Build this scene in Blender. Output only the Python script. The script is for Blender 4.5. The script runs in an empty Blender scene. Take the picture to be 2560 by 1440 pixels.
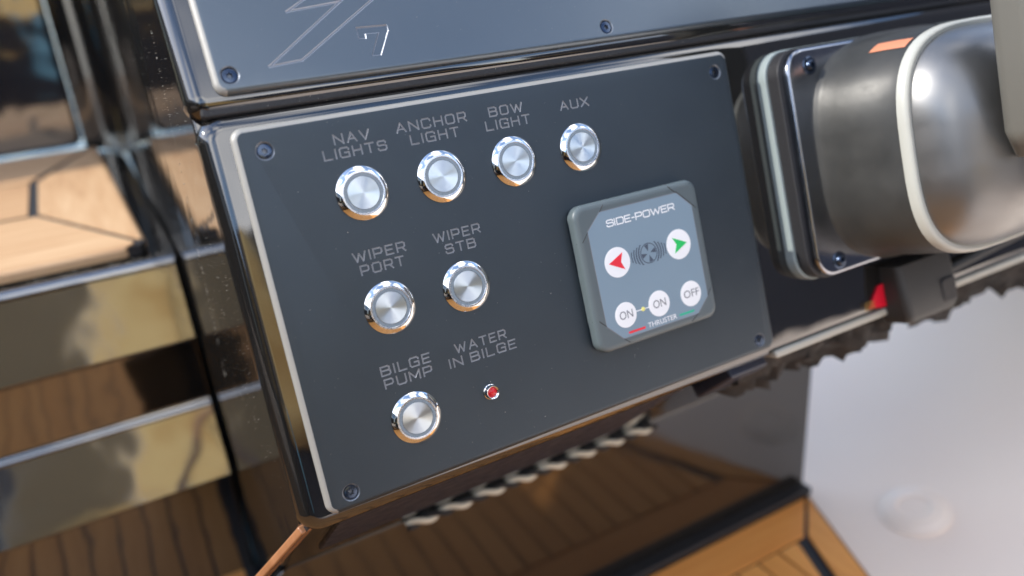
import bpy, bmesh, math, random
from mathutils import Vector, Matrix
random.seed(7)
S = bpy.context.scene
COL = S.collection
R = math.radians

# ------------------------------------------------------------------ frames
# "panel" frame: origin at the first push button, X along the dash, Y up the
# face, Z out of the face, millimetres.  World: metres, z up.
TH = R(17)
sT, cT = math.sin(TH), math.cos(TH)
M = Matrix(((1, 0, 0, 0), (0, sT, -cT, 0), (0, cT, sT, 0), (0, 0, 0, 1)))
def PW(x, y, z=0.0):
    return (M @ Vector((x, y, z))) * 0.001

# ------------------------------------------------------------------ camera
CAMP = (-101.5867, -5.3456, 342.3903)
RC = ((0.8696254, -0.2091912, 0.4472032), (-0.2497899, -0.9677357, 0.0330541), (0.4258599, -0.1404515, -0.8938214))
cam = bpy.data.cameras.new("camera")
camo = bpy.data.objects.new("camera", cam)
COL.objects.link(camo)
S.camera = camo
rt, dn, fw = [(M @ Vector(r)) for r in RC]
mw = Matrix((rt, -dn, -fw)).transposed().to_4x4()
mw.translation = PW(*CAMP)
camo.matrix_world = mw
cam.sensor_width = 36
cam.lens = 1977.281 / 2560 * 36
cam.clip_start = 0.01
cam.clip_end = 3000
cam.dof.use_dof = True
cam.dof.focus_distance = 0.372
cam.dof.aperture_fstop = cam.lens / 7.5

# ------------------------------------------------------------------ light
sd = (M @ Vector((-0.775, 0.62, 0.015))).normalized()
sun = bpy.data.lights.new("sun", 'SUN')
sun.energy = 2.05
sun.angle = R(0.53)
sun.color = (1.0, 0.94, 0.86)
suno = bpy.data.objects.new("sun", sun)
COL.objects.link(suno)
suno.rotation_euler = (-sd).to_track_quat('-Z', 'Y').to_euler()
W = bpy.data.worlds.new("World")
S.world = W
W.use_nodes = True
wn = W.node_tree
bg = wn.nodes['Background']
sky = wn.nodes.new('ShaderNodeTexSky')
sky.sky_type = 'NISHITA'
sky.sun_disc = False
sky.sun_elevation = math.asin(sd.z)
sky.sun_rotation = math.atan2(sd.x, sd.y)
sky.dust_density = 0.5
sky.ozone_density = 2.0
# scattered fair-weather cloud over the whole sky
wtc = wn.nodes.new('ShaderNodeTexCoord')
wnz = wn.nodes.new('ShaderNodeTexNoise')
wnz.inputs['Scale'].default_value = 2.6
wnz.inputs['Detail'].default_value = 6
wrp = wn.nodes.new('ShaderNodeMapRange')
wrp.inputs[1].default_value = 0.47
wrp.inputs[2].default_value = 0.66
wmx = wn.nodes.new('ShaderNodeMix')
wmx.data_type = 'RGBA'
wmx.inputs[7].default_value = (9.0, 8.8, 8.7, 1)
wn.links.new(wtc.outputs['Generated'], wnz.inputs['Vector'])
wn.links.new(wnz.outputs['Fac'], wrp.inputs[0])
wn.links.new(wrp.outputs[0], wmx.inputs[0])
wn.links.new(sky.outputs[0], wmx.inputs[6])
wn.links.new(wmx.outputs[2], bg.inputs[0])
bg.inputs[1].default_value = 0.15
S.view_settings.view_transform = 'Standard'
S.view_settings.look = 'None'
S.view_settings.exposure = 1.5
S.view_settings.gamma = 1.0

# ------------------------------------------------------------------ materials
def mat(name, col, rough=0.5, metal=0.0, ior=1.5, spec=None, aniso=0, trans=0):
    m = bpy.data.materials.new(name)
    m.use_nodes = True
    b = m.node_tree.nodes['Principled BSDF']
    b.inputs['Base Color'].default_value = (*col, 1)
    b.inputs['Roughness'].default_value = rough
    b.inputs['Metallic'].default_value = metal
    b.inputs['IOR'].default_value = ior
    if trans:
        b.inputs['Transmission Weight'].default_value = trans
    return m
def N(m, t, **kw):
    n = m.node_tree.nodes.new(t)
    for k, v in kw.items():
        setattr(n, k, v)
    return n
def L(m, a, b):
    m.node_tree.links.new(a, b)
def B(m):
    return m.node_tree.nodes['Principled BSDF']
def coords(m, scale=(1, 1, 1), kind='Object'):
    tc = N(m, 'ShaderNodeTexCoord')
    mp = N(m, 'ShaderNodeMapping')
    mp.inputs['Scale'].default_value = scale
    L(m, tc.outputs[kind], mp.inputs[0])
    return mp.outputs[0]
def noise(m, vec, scale, detail=4, rough=0.55):
    n = N(m, 'ShaderNodeTexNoise')
    n.inputs['Scale'].default_value = scale
    n.inputs['Detail'].default_value = detail
    n.inputs['Roughness'].default_value = rough
    L(m, vec, n.inputs['Vector'])
    return n.outputs['Fac']
def ramp(m, fac, stops):
    r = N(m, 'ShaderNodeValToRGB')
    e = r.color_ramp.elements
    while len(e) < len(stops):
        e.new(0.5)
    for i, (p, c) in enumerate(stops):
        e[i].position = p
        e[i].color = (*c, 1) if len(c) == 3 else c
    L(m, fac, r.inputs[0])
    return r.outputs[0]
def bump(m, fac, strength, dist):
    b = N(m, 'ShaderNodeBump')
    b.inputs['Strength'].default_value = strength
    b.inputs['Distance'].default_value = dist
    L(m, fac, b.inputs['Height'])
    L(m, b.outputs[0], B(m).inputs['Normal'])
def roughvar(m, fac, lo, hi):
    mr = N(m, 'ShaderNodeMapRange')
    mr.inputs[1].default_value = 0.3
    mr.inputs[2].default_value = 0.7
    mr.inputs[3].default_value = lo
    mr.inputs[4].default_value = hi
    L(m, fac, mr.inputs[0])
    L(m, mr.outputs[0], B(m).inputs['Roughness'])

GLOSS = mat("black_gelcoat", (0.010, 0.0095, 0.009), 0.03, ior=2.05)
v = coords(GLOSS)
bump(GLOSS, noise(GLOSS, v, 14, 2), 0.10, 0.004)
roughvar(GLOSS, noise(GLOSS, v, 60, 5), 0.02, 0.06)
GLOSSW = mat("black_gelcoat_wavy", (0.012, 0.011, 0.010), 0.075, ior=3.0)
v = coords(GLOSSW)
bump(GLOSSW, noise(GLOSSW, v, 12, 2), 0.26, 0.006)
GLOSSD = mat("black_gelcoat_low", (0.012, 0.010, 0.008), 0.10, ior=1.9)
v = coords(GLOSSD)
bump(GLOSSD, noise(GLOSSD, v, 9, 2), 0.12, 0.006)
roughvar(GLOSSD, noise(GLOSSD, v, 40, 4), 0.08, 0.14)
RUBBER = mat("black_rubber", (0.012, 0.012, 0.014), 0.55)
v = coords(RUBBER)
roughvar(RUBBER, noise(RUBBER, v, 900, 3), 0.4, 0.7)
NAVY = mat("navy_satin", (0.016, 0.024, 0.048), 0.4)
v = coords(NAVY)
roughvar(NAVY, noise(NAVY, v, 120, 3), 0.32, 0.5)

PLATE = mat("anodised_plate", (0.13, 0.145, 0.165), 0.42, metal=0.6)
v = coords(PLATE, (40, 400, 40))
n1 = noise(PLATE, v, 6, 4)
sm = noise(PLATE, coords(PLATE, (18, 30, 18)), 1.0, 6, 0.65)
mxs = N(PLATE, 'ShaderNodeMath', operation='MULTIPLY_ADD')
L(PLATE, sm, mxs.inputs[0])
mxs.inputs[1].default_value = 0.8
mxs.inputs[2].default_value = -0.4
ads = N(PLATE, 'ShaderNodeMath', operation='ADD')
L(PLATE, n1, ads.inputs[0])
L(PLATE, mxs.outputs[0], ads.inputs[1])
roughvar(PLATE, ads.outputs[0], 0.36, 0.46)
v2 = coords(PLATE)
n2 = noise(PLATE, v2, 9, 5)
L(PLATE, ramp(PLATE, n2, [(0.3, (0.038, 0.050, 0.062)), (0.7, (0.046, 0.060, 0.073))]), B(PLATE).inputs['Base Color'])
bump(PLATE, noise(PLATE, v2, 2500, 2), 0.10, 0.0004)
PLATE2 = mat("sky_tinted_plate", (0.15, 0.175, 0.21), 0.33, metal=0.85)  # lower plate's anodising, with reflected sky put into a paler colour
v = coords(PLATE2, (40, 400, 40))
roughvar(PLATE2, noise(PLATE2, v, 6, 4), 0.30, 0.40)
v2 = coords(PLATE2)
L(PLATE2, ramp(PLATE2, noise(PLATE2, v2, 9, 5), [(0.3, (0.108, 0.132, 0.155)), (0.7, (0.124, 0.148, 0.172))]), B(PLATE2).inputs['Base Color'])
ENGR = mat("engraved_metal", (0.36, 0.37, 0.39), 0.38, metal=0.4)
ENGR2 = mat("engraved_emblem", (0.32, 0.35, 0.40), 0.36, metal=0.5)
v = coords(ENGR2)
roughvar(ENGR2, noise(ENGR2, v, 1500, 3), 0.3, 0.45)
v = coords(ENGR)
roughvar(ENGR, noise(ENGR, v, 1500, 3), 0.3, 0.5)
STEEL = mat("polished_steel", (0.80, 0.79, 0.77), 0.06, metal=1)
v = coords(STEEL)
roughvar(STEEL, noise(STEEL, v, 300, 3), 0.04, 0.10)
SATIN = mat("satin_steel", (0.60, 0.63, 0.67), 0.25, metal=1)
v = coords(SATIN)
roughvar(SATIN, noise(SATIN, v, 600, 3), 0.2, 0.32)
SPUN = mat("spun_steel", (0.58, 0.65, 0.70), 0.34, metal=1)
B(SPUN).inputs['Anisotropic'].default_value = 0.93
B(SPUN).inputs['Anisotropic Rotation'].default_value = 0.25
tg = N(SPUN, 'ShaderNodeTangent', direction_type='RADIAL', axis='Z')
L(SPUN, tg.outputs[0], B(SPUN).inputs['Tangent'])
v = coords(SPUN)
wv = N(SPUN, 'ShaderNodeTexWave', wave_type='RINGS', rings_direction='Z')
wv.inputs['Scale'].default_value = 900
wv.inputs['Distortion'].default_value = 1.0
L(SPUN, v, wv.inputs['Vector'])
bump(SPUN, wv.outputs['Fac'], 0.10, 0.0002)
LENS = mat("grey_lens_ring", (0.20, 0.245, 0.28), 0.3)
v = coords(LENS)
roughvar(LENS, noise(LENS, v, 700, 3), 0.2, 0.35)
SCREW = mat("blued_screw", (0.05, 0.07, 0.11), 0.16, metal=0.85)
v = coords(SCREW)
roughvar(SCREW, noise(SCREW, v, 900, 3), 0.12, 0.25)
SCREWD = mat("screw_recess", (0.07, 0.06, 0.06), 0.35, metal=0.8)
REDL = mat("red_lens", (0.62, 0.01, 0.02), 0.12)
v = coords(REDL)
bump(REDL, noise(REDL, v, 900, 2), 0.4, 0.0006)

KEYB = mat("grey_housing", (0.085, 0.110, 0.120), 0.40)
v = coords(KEYB)
bump(KEYB, noise(KEYB, v, 1800, 3), 0.12, 0.0005)
roughvar(KEYB, noise(KEYB, v, 50, 3), 0.34, 0.48)
KEYF = mat("blue_grey_foil", (0.185, 0.262, 0.325), 0.42)
v = coords(KEYF)
bump(KEYF, noise(KEYF, v, 2500, 2), 0.06, 0.0003)
WPRINT = mat("white_print", (0.80, 0.81, 0.82), 0.4)
LPRINT = mat("pale_print", (0.55, 0.60, 0.66), 0.45)
DPRINT = mat("dark_print", (0.055, 0.075, 0.110), 0.45)
GPRINT = mat("grey_print", (0.16, 0.17, 0.19), 0.45)
RPRINT = mat("red_print", (0.75, 0.02, 0.04), 0.4)
NPRINT = mat("green_print", (0.01, 0.50, 0.11), 0.4)
TPRINT = mat("teal_print", (0.02, 0.40, 0.24), 0.4)
YPRINT = mat("yellow_print", (0.75, 0.70, 0.20), 0.4)
CAULK = mat("black_caulk", (0.014, 0.016, 0.020), 0.45)

def teak(name, a, b, c, rough=0.5, ax=0):
    m = mat(name, b, rough)
    sc = [90, 90, 90]
    sc[ax] = 7
    v = coords(m, sc)
    nn = noise(m, v, 1.6, 6, 0.6)
    v1 = coords(m)
    big = noise(m, v1, 6, 3)
    mx = N(m, 'ShaderNodeMath', operation='ADD')
    oi = N(m, 'ShaderNodeObjectInfo')
    m2 = N(m, 'ShaderNodeMath', operation='MULTIPLY_ADD')
    L(m, oi.outputs['Random'], m2.inputs[0])
    m2.inputs[1].default_value = 0.16
    m2.inputs[2].default_value = -0.08
    m3 = N(m, 'ShaderNodeMath', operation='MULTIPLY_ADD')
    L(m, big, m3.inputs[0])
    m3.inputs[1].default_value = 0.5
    m3.inputs[2].default_value = -0.25
    L(m, nn, mx.inputs[0])
    L(m, m2.outputs[0], mx.inputs[1])
    m4 = N(m, 'ShaderNodeMath', operation='ADD')
    L(m, mx.outputs[0], m4.inputs[0])
    L(m, m3.outputs[0], m4.inputs[1])
    L(m, ramp(m, m4.outputs[0], [(0.2, a), (0.5, b), (0.8, c)]), B(m).inputs['Base Color'])
    bump(m, nn, 0.25, 0.0006)
    return m
TEAK = teak("pale_teak", (0.36, 0.20, 0.10), (0.50, 0.31, 0.165), (0.60, 0.41, 0.24))
TEAKY = teak("pale_teak_cross", (0.36, 0.20, 0.10), (0.50, 0.31, 0.165), (0.60, 0.41, 0.24), ax=1)
TEAKF = teak("oiled_teak", (0.60, 0.23, 0.052), (0.73, 0.295, 0.070), (0.80, 0.35, 0.09), 0.55)
TEAKFY = teak("oiled_teak_cross", (0.62, 0.26, 0.06), (0.76, 0.335, 0.085), (0.82, 0.40, 0.115), 0.55, ax=1)
FLOOR_REFLECTION = teak("floor_reflection", (0.25, 0.11, 0.05), (0.36, 0.17, 0.085), (0.42, 0.22, 0.12), 0.2, ax=1)  # teak floor's reflection put into a brown strip colour

WHITE = mat("white_gelcoat", (0.66, 0.60, 0.57), 0.35)
v = coords(WHITE)
L(WHITE, ramp(WHITE, noise(WHITE, v, 5, 4), [(0.3, (0.86, 0.73, 0.635)), (0.7, (0.88, 0.77, 0.67))]), B(WHITE).inputs['Base Color'])
CREAM = mat("lit_cream", (0.40, 0.385, 0.33), 0.4)
REFLECTION = mat("cream_reflection", (0.70, 0.66, 0.54), 0.8)
v = coords(REFLECTION)
bump(REFLECTION, noise(REFLECTION, v, 600, 4), 0.5, 0.001)
GASK = mat("pale_gasket", (0.21, 0.25, 0.25), 0.6)
v = coords(GASK)
bump(GASK, noise(GASK, v, 1200, 3), 0.2, 0.0005)
GUN = mat("gunmetal", (0.06, 0.06, 0.055), 0.45, metal=0.35)
v = coords(GUN, (16, 16, 30))
L(GUN, ramp(GUN, noise(GUN, v, 2.0, 5), [(0.3, (0.030, 0.031, 0.030)), (0.7, (0.044, 0.044, 0.041))]), B(GUN).inputs['Base Color'])
roughvar(GUN, noise(GUN, coords(GUN), 60, 4), 0.38, 0.55)
CAPM = mat("grey_metal_cap", (0.20, 0.20, 0.198), 0.36, metal=0.9)
v = coords(CAPM)
roughvar(CAPM, noise(CAPM, v, 40, 5), 0.33, 0.45)
CHROME = mat("dark_chrome", (0.30, 0.32, 0.36), 0.12, metal=1)
v = coords(CHROME)
roughvar(CHROME, noise(CHROME, v, 80, 4), 0.08, 0.2)
RIM = mat("white_ring", (0.36, 0.365, 0.33), 0.4)
GREYP = mat("grey_plastic", (0.030, 0.030, 0.0295), 0.5)
v = coords(GREYP)
bump(GREYP, noise(GREYP, v, 500, 3), 0.2, 0.0006)
LEVER = mat("lever_grey", (0.11, 0.108, 0.095), 0.5)
ORANGE = mat("drum_reflection", (0.50, 0.19, 0.10), 0.3)
REDP = mat("red_tag", (0.70, 0.008, 0.03), 0.35)
GOLDP = mat("gold_print", (0.55, 0.33, 0.10), 0.35, metal=0.6)
FOAM = mat("ragged_foam", (0.030, 0.026, 0.024), 0.8)
v = coords(FOAM)
L(FOAM, ramp(FOAM, noise(FOAM, v, 60, 4), [(0.35, (0.008, 0.007, 0.007)), (0.62, (0.026, 0.022, 0.020)), (0.78, (0.10, 0.085, 0.075))]), B(FOAM).inputs['Base Color'])
DUST = mat("pale_dust", (0.55, 0.52, 0.45), 0.8)
UPH = mat("unseen_tan_upholstery", (0.60, 0.43, 0.20), 0.6)
v = coords(UPH)
L(UPH, ramp(UPH, noise(UPH, v, 4, 4), [(0.35, (0.55, 0.31, 0.08)), (0.65, (0.78, 0.55, 0.22))]), B(UPH).inputs['Base Color'])
OLIVE = mat("unseen_olive_upholstery", (0.13, 0.09, 0.04), 0.7)
NAVYC = mat("unseen_navy_canvas", (0.015, 0.019, 0.035), 0.7)
WATER = mat("harbour_water", (0.02, 0.045, 0.06), 0.12, ior=1.33)
v = coords(WATER)
bump(WATER, noise(WATER, v, 1.2, 4), 0.4, 0.3)

# ------------------------------------------------------------------ helpers
def obj(name, bm, m, parent=None, frame=None, loc=None, smooth=35, wn_=True):
    """bm in mm, in the frame of its parent (or 'frame' Matrix for top-level)."""
    bmesh.ops.remove_doubles(bm, verts=bm.verts, dist=1e-5)
    bmesh.ops.recalc_face_normals(bm, faces=bm.faces)
    bmesh.ops.scale(bm, vec=(0.001,) * 3, verts=bm.verts)
    me = bpy.data.meshes.new(name)
    bm.to_mesh(me)
    bm.free()
    for mm in (m if isinstance(m, (list, tuple)) else [m]):
        me.materials.append(mm)
    o = bpy.data.objects.new(name, me)
    COL.objects.link(o)
    if smooth:
        for p in me.polygons:
            p.use_smooth = True
        me.set_sharp_from_angle(angle=R(smooth))
        if wn_:
            w = o.modifiers.new("wn", 'WEIGHTED_NORMAL')
            w.keep_sharp = True
            w.weight = 60
    if parent is not None:
        o.parent = parent
    elif frame is not None:
        o.matrix_world = frame
    return o
def thing(name, label, cat, frame=None, group=None):
    o = bpy.data.objects.new(name, None)
    o.empty_display_size = 0.01
    COL.objects.link(o)
    if frame is not None:
        o.matrix_world = frame
    tag(o, label, cat, group)
    return o
def tag(o, label, cat, group=None):
    o['label'] = label
    o['category'] = cat
    if group:
        o['group'] = group
    return o
def at(x, y, z=0.0):              # a panel-frame placement
    m = M.copy()
    m.translation = PW(x, y, z)
    return m
def wat(x, y, z):                 # a world-frame placement (mm)
    return Matrix.Translation(Vector((x, y, z)) * 0.001)

def rrect(x0, x1, y0, y1, r, n=8):
    pts = []
    for cx, cy, a0 in ((x1 - r, y1 - r, 0), (x0 + r, y1 - r, 90), (x0 + r, y0 + r, 180), (x1 - r, y0 + r, 270)):
        for i in range(n + 1):
            a = R(a0 + 90 * i / n)
            pts.append((cx + r * math.cos(a), cy + r * math.sin(a)))
    return pts
def loft(bm, loops, cap0=True, cap1=True, closed=True, mi=0):
    rings = [[bm.verts.new(p) for p in lp] for lp in loops]
    n = len(rings[0])
    for a, b in zip(rings, rings[1:]):
        for i in range(n if closed else n - 1):
            j = (i + 1) % n
            f = bm.faces.new((a[i], a[j], b[j], b[i]))
            f.material_index = mi
    if cap0:
        bm.faces.new(rings[0][::-1]).material_index = mi
    if cap1:
        bm.faces.new(rings[-1]).material_index = mi
    return rings
def slab(bm, x0, x1, y0, y1, z0, z1, rc, re, n=8, ns=6, chamfer=False):
    """rounded slab: corner radius rc, front edge rounding re"""
    loops = [[(x, y, z0) for x, y in rrect(x0, x1, y0, y1, rc, n)]]
    for i in range(ns + 1):
        a = R(90 * i / ns)
        if chamfer:
            ins, z = re * i / ns, z1 - re + re * i / ns
        else:
            ins, z = re * (1 - math.cos(a)), z1 - re + re * math.sin(a)
        loops.append([(x, y, z) for x, y in rrect(x0 + ins, x1 - ins, y0 + ins, y1 - ins, max(rc - ins, 0.05), n)])
    loft(bm, loops)
def lathe(bm, prof, n=64, cx=0, cy=0, cap0=False, cap1=False, mi=0):
    loops = [[(cx + r * math.cos(2 * math.pi * i / n), cy + r * math.sin(2 * math.pi * i / n), z) for i in range(n)] for r, z in prof]
    loft(bm, loops, cap0, cap1, mi=mi)
def prism(bm, pts, z0, z1, mi=0):
    loft(bm, [[(x, y, z0) for x, y in pts], [(x, y, z1) for x, y in pts]], mi=mi)
def box(bm, x0, x1, y0, y1, z0, z1, mi=0):
    prism(bm, [(x0, y0), (x1, y0), (x1, y1), (x0, y1)], z0, z1, mi)
def bevel(bm, off, seg=2, edges=None):
    bmesh.ops.bevel(bm, geom=edges or bm.edges[:], offset=off, segments=seg, profile=0.5, affect='EDGES', clamp_overlap=True)
def tube(bm, path, r, n=10, closed=False, mi=0):
    path = [Vector(p) for p in path]
    loops = []
    up = Vector((0.13, 0.31, 0.94))
    for i, p in enumerate(path):
        a = path[max(i - 1, 0)]
        b = path[min(i + 1, len(path) - 1)]
        d = (b - a).normalized()
        u = d.cross(up).normalized()
        w = u.cross(d)
        rr = r(i / (len(path) - 1)) if callable(r) else r
        loops.append([tuple(p + rr * (math.cos(2 * math.pi * k / n) * u + math.sin(2 * math.pi * k / n) * w)) for k in range(n)])
    loft(bm, loops, mi=mi)
def sunlit_edges(bm, mi=2):  # paints sunlight on the bare chamfer: left and top edges only
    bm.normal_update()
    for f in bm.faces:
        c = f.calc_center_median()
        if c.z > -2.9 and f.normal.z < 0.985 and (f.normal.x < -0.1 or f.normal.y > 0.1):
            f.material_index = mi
def tri_ngons(bm):
    bmesh.ops.triangulate(bm, faces=[f for f in bm.faces if len(f.verts) > 4])
def mesh_of(bm, mats):
    bmesh.ops.recalc_face_normals(bm, faces=bm.faces)
    me = bpy.data.meshes.new("cut")
    bm.to_mesh(me)
    bm.free()
    for mm in mats:
        me.materials.append(mm)
    o = bpy.data.objects.new("cut", me)
    COL.objects.link(o)
    return o

# ------------------------------------------------------------------ engraved stroke letters
c_ = 0.2
G = {
 'A': (1.0, [[(0, 0), (0.5, 1), (1, 0)], [(0.19, 0.33), (0.81, 0.33)]]),
 'B': (0.95, [[(0, 0), (0, 1), (0.75, 1), (0.9, 0.87), (0.9, 0.64), (0.78, 0.54), (0, 0.54)], [(0.78, 0.54), (0.95, 0.4), (0.95, 0.15), (0.8, 0), (0, 0)]]),
 'C': (0.95, [[(0.95, 0.75), (0.95, 0.85), (0.8, 1), (0.15, 1), (0, 0.85), (0, 0.15), (0.15, 0), (0.8, 0), (0.95, 0.15), (0.95, 0.25)]]),
 'E': (0.8, [[(0.8, 1), (0, 1), (0, 0), (0.8, 0)], [(0, 0.52), (0.7, 0.52)]]),
 'G': (0.95, [[(0.95, 0.76), (0.95, 0.85), (0.8, 1), (0.15, 1), (0, 0.85), (0, 0.15), (0.15, 0), (0.95, 0), (0.95, 0.48), (0.5, 0.48)]]),
 'H': (0.9, [[(0, 0), (0, 1)], [(0.9, 0), (0.9, 1)], [(0, 0.52), (0.9, 0.52)]]),
 'I': (0.0, [[(0, 0), (0, 1)]]),
 'L': (0.8, [[(0, 1), (0, 0), (0.8, 0)]]),
 'M': (1.1, [[(0, 0), (0, 1), (0.55, 0.25), (1.1, 1), (1.1, 0)]]),
 'N': (0.95, [[(0, 0), (0, 1), (0.95, 0), (0.95, 1)]]),
 'O': (0.95, [[(0.15, 0), (0, 0.15), (0, 0.85), (0.15, 1), (0.8, 1), (0.95, 0.85), (0.95, 0.15), (0.8, 0), (0.15, 0)]]),
 'P': (0.9, [[(0, 0), (0, 1), (0.75, 1), (0.9, 0.86), (0.9, 0.54), (0.75, 0.4), (0, 0.4)]]),
 'R': (0.92, [[(0, 0), (0, 1), (0.75, 1), (0.9, 0.86), (0.9, 0.55), (0.75, 0.42), (0, 0.42)], [(0.55, 0.42), (0.92, 0)]]),
 'S': (0.9, [[(0.88, 0.78), (0.88, 0.86), (0.74, 1), (0.14, 1), (0, 0.86), (0, 0.66), (0.12, 0.54), (0.78, 0.54), (0.9, 0.42), (0.9, 0.14), (0.76, 0), (0.14, 0), (0, 0.14), (0, 0.24)]]),
 'T': (0.9, [[(0, 1), (0.9, 1)], [(0.45, 1), (0.45, 0)]]),
 'U': (0.95, [[(0, 1), (0, 0.15), (0.15, 0), (0.8, 0), (0.95, 0.15), (0.95, 1)]]),
 'V': (1.0, [[(0, 1), (0.5, 0), (1, 1)]]),
 'W': (1.35, [[(0, 1), (0.34, 0), (0.675, 0.85), (1.01, 0), (1.35, 1)]]),
 'X': (1.0, [[(0, 0), (1, 1)], [(0, 1), (1, 0)]]),
}
def groove(bm, a, b, w, d, mi=1):
    """V cutter along a segment on the z=0 face"""
    a, b = Vector((*a, 0)), Vector((*b, 0))
    t = (b - a).normalized()
    s = Vector((-t.y, t.x, 0))
    e = w * 0.42
    a2, b2 = a - t * e, b + t * e
    h = w / 2
    k = 0.3
    wt = h * (1 + k / d)
    # top ring above the face, bottom line
    A = [a2 + s * wt - t * (e * k / d), a2 - s * wt - t * (e * k / d), a + Vector((0, 0, -d)) + s * 0.02, a + Vector((0, 0, -d)) - s * 0.02]
    Bq = [b2 + s * wt + t * (e * k / d), b2 - s * wt + t * (e * k / d), b + Vector((0, 0, -d)) + s * 0.02, b + Vector((0, 0, -d)) - s * 0.02]
    for q in (A, Bq):
        q[0].z = k
        q[1].z = k
    va = [bm.verts.new(p) for p in A]
    vb = [bm.verts.new(p) for p in Bq]
    for f in ((va[0], va[1], vb[1], vb[0]), (va[1], va[3], vb[3], vb[1]), (va[3], va[2], vb[2], vb[3]), (va[2], va[0], vb[0], vb[2]),
              (va[0], va[2], va[3], va[1]), (vb[1], vb[3], vb[2], vb[0])):
        bm.faces.new(f).material_index = mi
def engrave(cutters, text, x0, x1, yb, h=4.0, w=0.72, d=0.5, gap=0.46):
    adv = []
    x = 0
    for ch in text:
        if ch == ' ':
            x += 0.55
            continue
        adv.append((ch, x))
        x += G[ch][0] + gap
    tot = x - gap
    sx = (x1 - x0) / tot
    for ch, px in adv:
        bm = cutters
        for st in G[ch][1]:
            for p, q in zip(st, st[1:]):
                jit = random.uniform(-0.006, 0.006)   # keeps crossing cutters from sharing planes
                groove(bm, (x0 + (px + p[0]) * sx, yb + p[1] * h), (x0 + (px + q[0]) * sx, yb + q[1] * h), w + jit, d + jit)
def cut(plate, bm, mats):
    c = mesh_of(bm, mats)
    c.matrix_world = plate.matrix_world.copy()
    c.data.transform(Matrix.Scale(0.001, 4))
    md = plate.modifiers.new("cut", 'BOOLEAN')
    md.object = c
    md.operation = 'DIFFERENCE'
    md.solver = 'EXACT'
    md.use_self = True
    md.material_mode = 'TRANSFER'
    dg = bpy.context.evaluated_depsgraph_get()
    dg.update()
    me = bpy.data.meshes.new_from_object(plate.evaluated_get(dg))
    old = plate.data
    plate.modifiers.clear()
    plate.data = me
    me.name = old.name
    bpy.data.objects.remove(c)
    me.set_sharp_from_angle(angle=R(30))
    return plate

# ------------------------------------------------------------------ screw
def screw_bm():
    bm = bmesh.new()
    star = []
    n = 48
    for i in range(n):
        a = 2 * math.pi * i / n
        star.append((1.15 + 0.32 * math.cos(6 * a), a))
    L0 = [(3.1, -1.6), (3.1, -0.5), (2.95, -0.32), (2.5, -0.24)]
    lathe(bm, L0, n, cap0=True)
    ring = [(2.5 * math.cos(2 * math.pi * i / n), 2.5 * math.sin(2 * math.pi * i / n), -0.24) for i in range(n)]
    top = [(r * math.cos(a), r * math.sin(a), -0.24) for r, a in star]
    bot = [(0.85 * r * math.cos(a), 0.85 * r * math.sin(a), -1.5) for r, a in star]
    loft(bm, [ring, top], False, False)
    loft(bm, [top, bot], False, True, mi=1)
    return bm
_s = obj("screw", screw_bm(), [SCREW, SCREWD])
SCREW_ME = _s.data
bpy.data.objects.remove(_s)
def screw(parent, x, y, z, rz=0.0, s=1.0):
    o = bpy.data.objects.new("screw", SCREW_ME)
    COL.objects.link(o)
    o.parent = parent
    o.location = (x / 1000, y / 1000, z / 1000)
    o.rotation_euler = (0, 0, rz)
    o.scale = (s, s, s)
    return o
def sink_cut(bm, x, y, r=3.4):
    lathe(bm, [(0.3, -1.6), (r, -1.6), (r + 0.12, -0.35), (r + 1.0, 0.3), (0.3, 0.3)], 40, x, y, True, True, mi=2)

SHEEN = mat("sunlit_chamfer", (0.31, 0.305, 0.285), 0.5, metal=0.25)  # bare chamfer tone, used only on the sunlit left and top edges
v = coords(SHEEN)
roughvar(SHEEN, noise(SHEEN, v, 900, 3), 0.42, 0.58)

SINK = mat("countersink", (0.16, 0.18, 0.21), 0.38, metal=0.5)
# ================================================================== THE CONSOLE
con = thing("helm_console", "glossy black moulded helm console carrying the switch panel and throttle", "console", at(100, -140, -20))
OX, OY, OZ = 100, -140, -20
def shift(bm, dx, dy, dz):
    bmesh.ops.translate(bm, vec=(dx, dy, dz), verts=bm.verts)
bm = bmesh.new()
slab(bm, -61, 900, -142, 43.5, -14, -3, 11, 7.5, ns=10)
shift(bm, -OX, -OY, -OZ)
obj("lower_fascia", bm, GLOSS, con)
# upper fascia, leaning back 10 degrees more about the line y=46
UA = R(10)
def up(x, y, z):                      # upper-face local -> panel frame
    return Vector((x, 46.5 + y * math.cos(UA) + z * math.sin(UA), y * -math.sin(UA) + z * math.cos(UA)))
UPM = Matrix(((1, 0, 0, 0), (0, math.cos(UA), math.sin(UA), 0), (0, -math.sin(UA), math.cos(UA), 0), (0, 0, 0, 1)))
bm = bmesh.new()
slab(bm, -62, 900, -3.2, 160, -14, -3.2, 9, 7.5, ns=10)
bmesh.ops.transform(bm, matrix=Matrix.Translation((0, 46.5, 0)) @ UPM, verts=bm.verts)
shift(bm, -OX, -OY, -OZ)
obj("upper_fascia", bm, GLOSS, con)
bm = bmesh.new()
slab(bm, -57, 900, 42.0, 50.2, -13, -4.6, 2, 1.5, ns=3)
shift(bm, -OX, -OY, -OZ)
obj("gap_shade_strip", bm, RUBBER, con)  # black strip added to keep the gap between the fascias dark
# ... (world-frame parts): verts given in world mm, converted to the console frame
CONI = con.matrix_world.inverted()
def wobj(name, bm, m, parent, **k):
    inv = parent.matrix_world.inverted()
    for vv in bm.verts:
        vv.co = (inv @ (vv.co * 0.001)) * 1000
    return obj(name, bm, m, parent, **k)
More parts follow.
